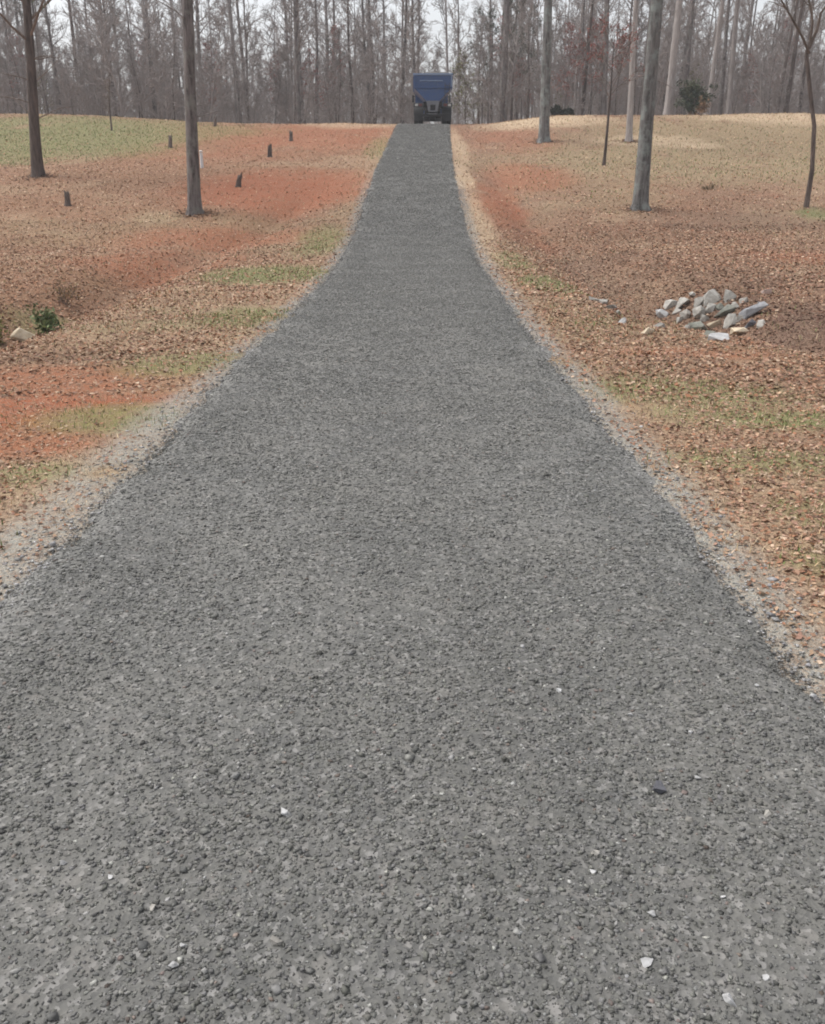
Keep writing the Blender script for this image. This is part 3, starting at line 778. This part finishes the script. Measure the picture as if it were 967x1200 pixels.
# shrubs
def shrub(name, label, loc, seed, H, W, pal, twigm, n=10, size=.12, w=.03, keep=1.0, stems=9, mat=None):
    t = thing(name, label, 'shrub', loc)
    r = np.random.default_rng(seed); br, tips = [], []
    for i in range(stems):
        a = r.uniform(0, 6.28); d = np.array([math.cos(a) * W / H * r.uniform(.2, .9), math.sin(a) * W / H * r.uniform(.2, .9), 1])
        b = polyline(r, (0, 0, -.05), d, H * r.uniform(.7, 1.1), 6, .15, .0); br.append((b, .012 * H * np.linspace(1.2, .4, 6), 5))
        for j in range(7):
            p, d2 = along(b, r.uniform(.2, 1)); b2 = polyline(r, p, child_dir(r, d2, r.uniform(.5, 1.2)), H * r.uniform(.15, .4), 4, .2, .0)
            br.append((b2, .006 * H * np.array([1, .8, .6, .3]), 4)); tips += [b2[-1], b2[-2]]
    v, q = tubes(br); link('stems', mesh_np('stems', v, [q], None, True), twigm, t)
    if pal:
        tips = np.array(tips); tips = tips[r.random(len(tips)) < keep]
        v, f, c = clumps(r, tips, n, size, w, pal); link('foliage', mesh_np('foliage', v, [f], c), mat or M_needle, t)
    return t
shrub('shrub', 'low green shrub beside the tan rock in the left ditch', at(58, 388), 401, .36, .40, [[.13, .16, .075], [.19, .21, .11], [.08, .11, .05]], M_twigd, 4, .085, .018, .8)
shrub('shrub', 'dark olive shrub cut by the left picture edge', at(-3, 402), 402, .42, .36, [[.15, .155, .055], [.19, .175, .07], [.09, .09, .04]], M_twigd, 4, .085, .016, .8)
shrub('weed_clump', 'brown dead weeds above the green shrub in the left ditch', at(76, 357), 403, .55, .5, [[.22, .16, .08], [.17, .12, .06]], M_twigd, 2, .10, .014, .5)
shrub('evergreen_bush', 'dark evergreen bush on the right skyline', atD(806, 66), 404, 2.0, 1.3, NEED, M_twigd, 12, .3, .045, 1.0, 14)
shrub('brown_bush', 'small brown bush standing right of the evergreen bush', atD(820, 62), 405, .9, .6, [[.20, .12, .07], [.15, .09, .05]], M_twigd, 5, .14, .03, .7)
shrub('dark_bush', 'low blackish bush beside the trunk near the blue truck', atD(650, 66), 406, .5, .8, [[.03, .035, .025], [.045, .05, .035]], M_twigd, 14, .16, .05, 1.0, 14)
shrub('dark_bush', 'smaller blackish bush to the right of its twin', atD(664, 66), 407, .45, .6, [[.03, .035, .025], [.045, .05, .035]], M_twigd, 14, .16, .05, 1.0, 14)
shrub('weed_clump', 'low brown weeds in the grass between lichen trunk and right sapling', at(830, 222), 408, .28, .5, [[.16, .12, .07], [.2, .15, .09]], M_twigd, 3, .09, .016, .6)

# short stumps in the left field
def stump(label, loc, h, r0, seed, group='short dark stumps in the left field'):
    r = np.random.default_rng(seed); n = 12; V, F = [], []
    hts = [-.1, 0, .05, h * .5, h * .92]; rs = [1.7, 1.5, 1.15, 1.0, .95]
    jag = r.uniform(-.28, .25, n) * h
    lx, ly = r.normal(0, .14, 2)
    for k, (z, s) in enumerate(zip(hts, rs)):
        for i in range(n):
            a = i / n * 2 * math.pi; rr = r0 * s * (1 + .12 * math.sin(3 * a + seed) + r.normal(0, .05))
            zz = z + (jag[i] if k == len(hts) - 1 else 0)
            V.append((rr * math.cos(a) + lx * z, rr * math.sin(a) + ly * z, zz))
    for k in range(len(hts) - 1):
        for i in range(n): F.append((k * n + i, k * n + (i + 1) % n, (k + 1) * n + (i + 1) % n, (k + 1) * n + i))
    o = bpy.data.objects.new('tree_stump', None)
    V.append((lx * h, ly * h, h * .85)); c = len(V) - 1; tri = [((len(hts) - 1) * n + i, (len(hts) - 1) * n + (i + 1) % n, c) for i in range(n)]
    bpy.data.objects.remove(o)
    ob = link('tree_stump', mesh_np('tree_stump', V, [np.array(F), np.array(tri)]), M_barkd, None, loc)
    tag(ob, label, 'stump', group)
for lab, px, py, hp, wp in [
    ('short dark stump below the far left trunk', 80, 241, 17, 8), ('dark stump left of the tall trunk on the clay', 200, 173, 15, 5), ('dark stump right of the tall trunk, nearest to it', 279, 219, 16, 7),
    ('dark stump in the clay midway towards the driveway', 316, 184, 13, 6), ('stump near the crest, nearest the driveway', 341, 165, 11, 5), ('tiny stump at the skyline above the white marker', 252, 148, 11, 4)]:
    l = at(px, py); s = l[1] / 1050; stump(lab, l, hp * s * .9, wp * s * .36, px)

# white marker post beside the tall trunk
def marker():
    l = at(237, 197); t = thing('marker_post', 'small white marker post right of the tall trunk', 'marker', l)
    s = l[1] / 1050; bm = bmesh.new()
    bmesh.ops.create_cone(bm, cap_ends=True, segments=14, radius1=1.7 * s, radius2=1.6 * s, depth=16 * s)
    for v in bm.verts: v.co.z += 8.5 * s - .03
    me = bpy.data.meshes.new('tube'); bm.to_mesh(me); bm.free(); link('tube', me, m_plain('white_plastic', (.62, .62, .63), .45, amt=.2), t)
    bm = bmesh.new(); bmesh.ops.create_uvsphere(bm, u_segments=14, v_segments=8, radius=1.9 * s)
    for v in bm.verts: v.co.z = v.co.z * .5 + 17 * s
    me = bpy.data.meshes.new('cap'); bm.to_mesh(me); bm.free(); link('cap', me, bpy.data.materials['white_plastic'], t)
marker()

# ------------------------------------------------------------------ rocks and pebbles
def rock_mesh(name, seed, sx, sy, sz, n=12, bev=.03):
    r = np.random.default_rng(seed); bm = bmesh.new()
    for i in range(n):
        d = r.normal(0, 1, 3); d /= np.abs(d).max() ** .8 * np.linalg.norm(d) ** .2; d *= r.uniform(.62, 1.0)
        bm.verts.new((d[0] * sx, d[1] * sy, d[2] * sz))
    res = bmesh.ops.convex_hull(bm, input=bm.verts)
    bmesh.ops.delete(bm, geom=[v for v in bm.verts if not v.link_faces], context='VERTS')
    bmesh.ops.bevel(bm, geom=list(bm.edges), offset=bev * min(sx, sy, sz), segments=1, affect='EDGES', profile=.6)
    me = bpy.data.meshes.new(name); bm.to_mesh(me); bm.free(); return me
_seed = [1000]
def rock(px, py, wp, hp, label, mat=None, name='rock', cat='rock', group='rocks of the riprap pile', yaw=None, tilt=0, lift=0.0, onroad=False, depth=.8):
    _seed[0] += 1; r = np.random.default_rng(_seed[0])
    x, y = G(px, py + hp * .35); z = float(road_z(np.array([x]), np.array([y]))[0]) if onroad else float(Z(x, y))
    s = math.hypot(x, y, CAM_H - z) / 1050
    sx, sz = wp * s * .66, hp * s * .82
    me = rock_mesh(name, _seed[0], sx, max(sx, sz) * depth, sz)
    o = link(name, me, mat or M_rock, None, (x, y, z + sz * (.10 if not onroad else .36) + lift)); o.rotation_euler = (r.uniform(-.25, .25), tilt, r.uniform(-.4, .4) if yaw is None else yaw)
    return tag(o, label, cat, group)
GR = 'small grey rock wedged among the larger rocks of the pile'
dark = m_rock('mossy_rock', (.155, .16, .135), (.29, .285, .25), (.09, .09, .07)); blue = m_rock('bluish_rock', (.24, .24, .25), (.37, .37, .385), (.16, .155, .155))
for a in [
    (776, 366, 15, 12, 'white rock at the left end of the rock pile', M_pebble), (786, 355, 14, 11, 'grey rock behind the white rock at the left end of the pile', None), (802, 354, 16, 12, 'flat grey rock at the back left of the pile', None), (817, 354, 16, 13, 'squarish grey rock left of the largest one', None),
    (835, 346, 26, 16, 'largest pale rock on top of the rock pile', None), (856, 347, 17, 13, 'pale rock right of the largest rock at the back', None), (851, 363, 20, 12, 'mossy greenish rock in the middle of the pile', dark), (821, 366, 18, 14, GR, None), (806, 368, 14, 11, GR, None),
    (818, 381, 19, 16, 'dark mossy rock at the front of the pile', dark), (839, 377, 16, 14, 'tan rock in the front centre of the pile', M_rocktan), (855, 376, 17, 14, GR, None), (846, 394, 28, 9, 'long pale slab along the front of the pile', M_pebble), (866, 388, 18, 9, 'tan sliver of rock right of the long pale slab', M_rocktan),
    (882, 364, 26, 12, 'long bluish slab tilted at the right end of the pile', blue, 'rock', 'rock', 'rocks of the riprap pile', .1, -.55), (893, 357, 10, 8, GR, blue), (880, 379, 11, 9, 'small dark rock under the bluish slab', M_rockdk), (891, 379, 12, 9, GR, None), (897, 341, 11, 8, 'pinkish rock alone above the bluish slab', m_rock('pink_rock', (.34, .26, .23), (.42, .34, .30), (.3, .2, .17))),
    (831, 391, 11, 9, GR, dark), (771, 381, 13, 8, GR, None), (757, 388, 17, 9, 'pale pinkish stone at the top of the orange bank', M_rocktan), (796, 374, 9, 7, GR, None), (831, 361, 12, 10, GR, None), (868, 372, 10, 9, GR, None), (843, 360, 11, 9, GR, dark), (792, 364, 9, 7, GR, None), (862, 358, 10, 8, GR, None), (812, 345, 9, 7, GR, None), (872, 352, 9, 7, GR, None), (826, 372, 9, 8, GR, None), (804, 383, 8, 6, GR, None),
]: rock(*a)
SM = 'stones lined up at the near ditch'
for a in [(697, 350, 12, 7, 'leftmost stone of the short row left of the rock pile'), (707, 354, 10, 6, 'second stone from the left in the short row'), (717, 360, 11, 7, 'third stone from the left in the short row'), (725, 366, 9, 6, 'fourth stone from the left in the short row'), (728, 376, 9, 8, 'bright stone ending the short row nearest the driveway')]:
    rock(*a, M_pebble if 'bright' in a[4] else None, 'rock', 'rock', SM)
rock(27, 392, 24, 21, 'pale tan rock lying between the shrubs of the left ditch', M_rocktan, 'rock', 'rock', None)

PB = 'small white pebble lying on the grey driveway'
for (px, py, w, lab) in [(76, 1017, 9, 'white pebble by itself at the lower left of the driveway'), (217, 1122, 9, 'whitish chip above its slanted twin at the lower left'), (206, 1148, 11, 'slanted whitish chip at the lower left'), (334, 964, 13, 'pale grey stone with a dark underside left of centre'), (853, 1185, 16, 'brightest white pebble at the bottom right of the driveway'),
    (757, 1133, 17, 'flat white chip at the lower right of the driveway'), (185, 932, 6, PB), (182, 1076, 10, None), (131, 1041, 7, PB), (325, 1117, 15, None), (762, 1080, 10, PB), (694, 1031, 8, PB), (697, 1008, 12, None), (846, 1061, 7, PB), (817, 919, 8, PB), (898, 963, 10, None), (807, 970, 9, None), (734, 1154, 7, PB), (895, 1157, 9, PB),
    (655, 818, 8, PB), (738, 843, 8, PB), (612, 765, 7, PB), (885, 813, 6, PB), (808, 866, 6, PB), (952, 816, 12, 'white stone on the right driveway edge')]:
    w = w * .8; lb = lab or 'small pale grey stone lying on the driveway'
    rock(px, py, w, w * .62, lb, M_pebble if lab else M_rock, 'pebble', 'pebble', 'pale pebbles on the driveway', onroad=True, depth=.7)
rock(771, 930, 15, 10, 'dark bluish stone standing out at the right of the driveway', M_rockdk, 'stone', 'stone', None, onroad=True)

# ------------------------------------------------------------------ the blue truck on the crest, seen from behind
M_blue = m_plain('blue_paint', (.026, .066, .185), .4, dirt=(.05, .08, .145), amt=.6)
M_bluel = m_plain('light_blue_rail', (.17, .23, .35), .4, amt=.5)
M_steel = m_plain('weathered_steel', (.15, .155, .17), .55, .3, amt=.6)
M_dsteel = m_plain('dirty_steel', (.06, .06, .062), .7, .1, amt=.6)
M_black = m_plain('black_chassis', (.010, .010, .012), .7, dirt=(.025, .022, .02), amt=.4)
M_rub = m_plain('tyre_rubber', (.010, .010, .011), .9, dirt=(.022, .02, .018), amt=.4)
M_red = m_plain('red_lens', (.10, .02, .02), .35, amt=.2)
M_wht = m_plain('pale_lens', (.42, .42, .41), .25, amt=.2)
M_glass = m_plain('dark_glass', (.02, .025, .03), .08, amt=.1, spec=.6)
M_tarp = m_plain('grey_tarp', (.10, .10, .095), .8, amt=.5)

def bx(bm, x0, x1, y0, y1, z0, z1, bev=.015):
    v = [bm.verts.new(p) for p in [(x0, y0, z0), (x1, y0, z0), (x1, y1, z0), (x0, y1, z0), (x0, y0, z1), (x1, y0, z1), (x1, y1, z1), (x0, y1, z1)]]
    fs = [bm.faces.new([v[i] for i in q]) for q in [(0, 3, 2, 1), (4, 5, 6, 7), (0, 1, 5, 4), (1, 2, 6, 5), (2, 3, 7, 6), (3, 0, 4, 7)]]
    if bev: bmesh.ops.bevel(bm, geom=list({e for f in fs for e in f.edges}), offset=bev, segments=2, affect='EDGES', profile=.5)
def prism(bm, pts, y0, y1, bev=.012):
    a = [bm.verts.new((x, y0, z)) for x, z in pts]; b = [bm.verts.new((x, y1, z)) for x, z in pts]; n = len(pts)
    fs = [bm.faces.new(a), bm.faces.new(b[::-1])] + [bm.faces.new([a[i], b[i], b[(i + 1) % n], a[(i + 1) % n]]) for i in range(n)]
    bmesh.ops.recalc_face_normals(bm, faces=fs)
    if bev: bmesh.ops.bevel(bm, geom=list({e for f in fs for e in f.edges}), offset=bev, segments=1, affect='EDGES')
def lathe_x(bm, prof, seg=36, cx=0):
    """prof: list of (x, radius), revolved about the X axis"""
    rings = []
    for x, r in prof:
        rings.append([bm.verts.new((cx + x, r * math.cos(i / seg * 2 * math.pi), r * math.sin(i / seg * 2 * math.pi))) for i in range(seg)])
    for a, b in zip(rings, rings[1:]):
        for i in range(seg): bm.faces.new([a[i], a[(i + 1) % seg], b[(i + 1) % seg], b[i]])
    bm.faces.new(rings[0][::-1]); bm.faces.new(rings[-1])
    bmesh.ops.recalc_face_normals(bm, faces=list(bm.faces))
def part(name, m, parent, fn, loc=None, sm=False):
    bm = bmesh.new(); fn(bm); me = bpy.data.meshes.new(name); bm.to_mesh(me); bm.free()
    if sm: me.polygons.foreach_set('use_smooth', np.ones(len(me.polygons), bool))
    return link(name, me, m, parent, loc)

def truck():
    x, y = 1.30, 62.4
    t = thing('spreader_truck', 'blue hopper spreader truck seen from behind at the top of the driveway', 'truck', (x, y, float(road_z(np.array([x]), np.array([y]))[0])))
    def hop(bm):
        o_ = [(-1.2, 2.88), (-1.2, 2.12), (-.40, 1.34), (.40, 1.34), (1.2, 2.12), (1.2, 2.88)]
        i_ = [(1.15, 2.88), (1.15, 2.14), (.37, 1.40), (-.37, 1.40), (-1.15, 2.14), (-1.15, 2.88)]
        prism(bm, o_ + i_, .3, 3.9, 0)
        prism(bm, o_, .27, .33, .008); prism(bm, o_, 3.87, 3.93, .008)
    h = part('hopper', M_blue, t, hop)
    part('rim_rail', M_bluel, h, lambda bm: (bx(bm, -1.26, 1.26, .2, .36, 2.84, 2.95), bx(bm, -1.26, -1.12, .36, 3.84, 2.842, 2.948), bx(bm, 1.12, 1.26, .36, 3.84, 2.842, 2.948), bx(bm, -1.26, 1.26, 3.84, 3.98, 2.84, 2.95)))
    part('rib', M_blue, h, lambda bm: bx(bm, -1.17, 1.17, .20, .27, 2.10, 2.18))
    part('rib', M_bluel, h, lambda bm: bx(bm, -.85, .62, .22, .27, 2.50, 2.56))
    for xx in (-.75, -.25, .25, .75): part('rib', M_blue, h, lambda bm: bx(bm, xx - .03, xx + .03, .225, .27, 2.18 if abs(xx) < .5 else 2.2, 2.50))
    part('ladder', M_dsteel, t, lambda bm: (bx(bm, .74, .77, .10, .13, 1.25, 2.4, 0), bx(bm, 1.02, 1.05, .10, .13, 1.25, 2.4, 0), [bx(bm, .77, 1.02, .105, .125, 1.35 + .22 * k, 1.38 + .22 * k, 0) for k in range(5)]))
    for s in (-1, 1):
        part('corner_post', M_bluel if s > 0 else M_blue, h, lambda bm: bx(bm, min(s * 1.2, s * 1.13), max(s * 1.2, s * 1.13), .19, .27, 2.18, 2.84))
        for k in range(4):
            part('rib', M_blue, h, lambda bm: bx(bm, min(s * 1.2, s * 1.26), max(s * 1.2, s * 1.26), .9 + k * .8, .98 + k * .8, 2.12, 2.84))
    part('tarp_roll', M_tarp, t, lambda bm: lathe_x(bm, [(-.02, .08), (0, .11), (1.5, .12), (1.52, .08)], 16, -.55), (0, .55, 2.93))
    part('load', M_stone_heap, t, heap)
    ch = part('spreader_chute', M_steel, t, lambda bm: (prism(bm, [(-.42, 1.36), (-.30, .80), (-.16, .80), (-.16, 1.12), (.16, 1.12), (.16, .80), (.30, .80), (.42, 1.36)], .02, .30, .01), bx(bm, -.30, .30, -.02, .22, .72, .80)))
    part('chute_opening', M_black, ch, lambda bm: bx(bm, -.15, .15, .10, .24, .81, 1.11, .005))
    part('spinner_disc', M_steel, ch, lambda bm: (bmesh.ops.create_cone(bm, cap_ends=True, segments=28, radius1=.30, radius2=.30, depth=.03)), (0, .0, .60))
    part('chassis_frame', M_black, t, lambda bm: (bx(bm, -.48, -.36, .1, 6.3, .78, 1.0), bx(bm, .36, .48, .1, 6.3, .781, 1.001), bx(bm, -.36, .36, .35, .47, .80, .98), bx(bm, -.36, .36, 3.0, 3.1, .80, .98), bx(bm, -.6, .6, .7, 3.7, 1.0, 1.34)))
    part('axle', M_black, t, lambda bm: (lathe_x(bm, [(-.55, .10), (-.2, .12), (-.16, .26), (.16, .26), (.2, .12), (.55, .10)], 20)), (0, 1.25, .50))
    part('bumper', M_black, t, lambda bm: (bx(bm, -.62, .62, .04, .14, .44, .60), bx(bm, -.5, -.42, .14, .3, .45, .9), bx(bm, .42, .5, .14, .3, .45, .9)))
    def wheel(x, y, w, r=.5):
        wh = thing_part('wheel', t, (x, y, r))
        part('tyre', M_rub, wh, lambda bm: lathe_x(bm, [(-w * .35, r * .62), (-w * .5, r * .7), (-w * .5, r * .9), (-w * .38, r * .99), (-w * .1, r), (-w * .08, r * .97), (w * .08, r * .97), (w * .1, r), (w * .38, r * .99), (w * .5, r * .9), (w * .5, r * .7), (w * .35, r * .62)], 40), sm=False)
        part('rim', M_steel, wh, lambda bm: lathe_x(bm, [(-w * .37, r * .30), (-w * .40, r * .58), (-w * .36, r * .625), (w * .36, r * .625), (w * .40, r * .58), (w * .37, r * .30)], 28))
    for yy in (1.25, 4.9):
        for s in (-1, 1):
            if yy < 2: wheel(s * 1.06, yy, .27); wheel(s * .76, yy, .27)
            else: wheel(s * .98, yy, .28)
    for s in (-1, 1):
        pts = [(.60 * math.cos(a), .60 * math.sin(a)) for a in np.linspace(.15, math.pi - .15, 14)]
        def fen(bm, s=s):
            inn = [bm.verts.new((s * .60, 1.25 + py, .5 + pz)) for py, pz in pts]; out = [bm.verts.new((s * 1.22, 1.25 + py, .5 + pz)) for py, pz in pts]
            fs = [bm.faces.new([inn[i], out[i], out[i + 1], inn[i + 1]]) for i in range(len(pts) - 1)]
            bmesh.ops.solidify(bm, geom=fs, thickness=.025)
        part('fender', M_dsteel, t, fen)
        part('mudflap', M_black, t, lambda bm: bx(bm, min(s * .62, s * 1.2), max(s * .62, s * 1.2), .52, .54, .22, .60, .004))
        lamp = part('lamp_bar', M_dsteel, t, lambda bm: bx(bm, min(s * .62, s * 1.24), max(s * .62, s * 1.24), .14, .22, 1.0, 1.24))
        part('tail_lamp', M_red, lamp, lambda bm: bx(bm, min(s * .70, s * .90), max(s * .70, s * .90), .10, .14, 1.05, 1.19, .01))
        part('reverse_lamp', M_wht, lamp, lambda bm: bx(bm, min(s * .96, s * 1.14), max(s * .96, s * 1.14), .10, .14, 1.05, 1.19, .01))
        part('headlight', M_wht, t, lambda bm: bx(bm, min(s * .68, s * .98), max(s * .68, s * .98), 6.36, 6.42, .82, 1.0, .01))
        part('mirror', M_black, t, lambda bm: (bx(bm, min(s * 1.2, s * 1.32), max(s * 1.2, s * 1.32), 5.2, 5.28, 1.6, 2.05), bx(bm, min(s * 1.1, s * 1.2), max(s * 1.1, s * 1.2), 5.22, 5.26, 1.95, 1.99, 0)))
    cab = part('cab', M_blue, t, lambda bm: prism_x(bm, [(4.15, .85), (4.15, 2.72), (4.3, 2.80), (5.2, 2.80), (5.55, 1.75), (6.35, 1.60), (6.38, .75), (5.4, .75), (5.3, 1.05), (4.5, 1.05), (4.4, .85)], -1.08, 1.08))
    part('rear_window', M_glass, cab, lambda bm: bx(bm, -.55, .55, 4.12, 4.15, 1.85, 2.45, .004))
    def wind(bm):
        a = [(-.95, 5.245, 2.70), (.95, 5.245, 2.70), (.95, 5.56, 1.78), (-.95, 5.56, 1.78)]
        f = bm.faces.new([bm.verts.new(p) for p in a]); bmesh.ops.solidify(bm, geom=[f], thickness=.02)
    part('windshield', M_glass, cab, wind)
    for s in (-1, 1):
        dr = part('door', M_blue, cab, lambda bm: bx(bm, min(s * 1.08, s * 1.10), max(s * 1.08, s * 1.10), 4.4, 5.2, 1.1, 2.7, .006))
        part('window', M_glass, dr, lambda bm: bx(bm, min(s * 1.1, s * 1.11), max(s * 1.1, s * 1.11), 4.5, 5.1, 1.85, 2.55, .003))
        part('handle', M_steel, dr, lambda bm: bx(bm, min(s * 1.1, s * 1.13), max(s * 1.1, s * 1.13), 4.46, 4.6, 1.6, 1.64, .004))
    part('grille', M_steel, cab, lambda bm: bx(bm, -.6, .6, 6.37, 6.41, .85, 1.5, .01))
    part('front_bumper', M_steel, t, lambda bm: bx(bm, -1.15, 1.15, 6.42, 6.55, .45, .72, .03))
    return t
def thing_part(name, parent, loc):
    o = bpy.data.objects.new(name, None); col.objects.link(o); o.parent = parent; o.location = loc; o.empty_display_size = .1; return o
def prism_x(bm, pts, x0, x1):
    a = [bm.verts.new((x0, y, z)) for y, z in pts]; b = [bm.verts.new((x1, y, z)) for y, z in pts]; n = len(pts)
    fs = [bm.faces.new(a), bm.faces.new(b[::-1])] + [bm.faces.new([a[i], b[i], b[(i + 1) % n], a[(i + 1) % n]]) for i in range(n)]
    bmesh.ops.recalc_face_normals(bm, faces=fs)
    bmesh.ops.bevel(bm, geom=list(bm.edges), offset=.03, segments=2, affect='EDGES')
M_stone_heap = m_plain('gravel_load', (.16, .16, .155), .9, dirt=(.08, .08, .08), scale=40, amt=.8)
def heap(bm):
    nx, nyy = 17, 25; g = []
    for j in range(nyy):
        row = []
        for i in range(nx):
            u_, v_ = i / (nx - 1) * 2 - 1, j / (nyy - 1) * 2 - 1
            row.append(bm.verts.new((u_ * 1.14, 2.1 + v_ * 1.76, 2.62 + .22 * (1 - u_ * u_) * (1 - v_ ** 4) + random.uniform(-.02, .02))))
        g.append(row)
    for j in range(nyy - 1):
        for i in range(nx - 1): bm.faces.new([g[j][i], g[j][i + 1], g[j + 1][i + 1], g[j + 1][i]])
truck()
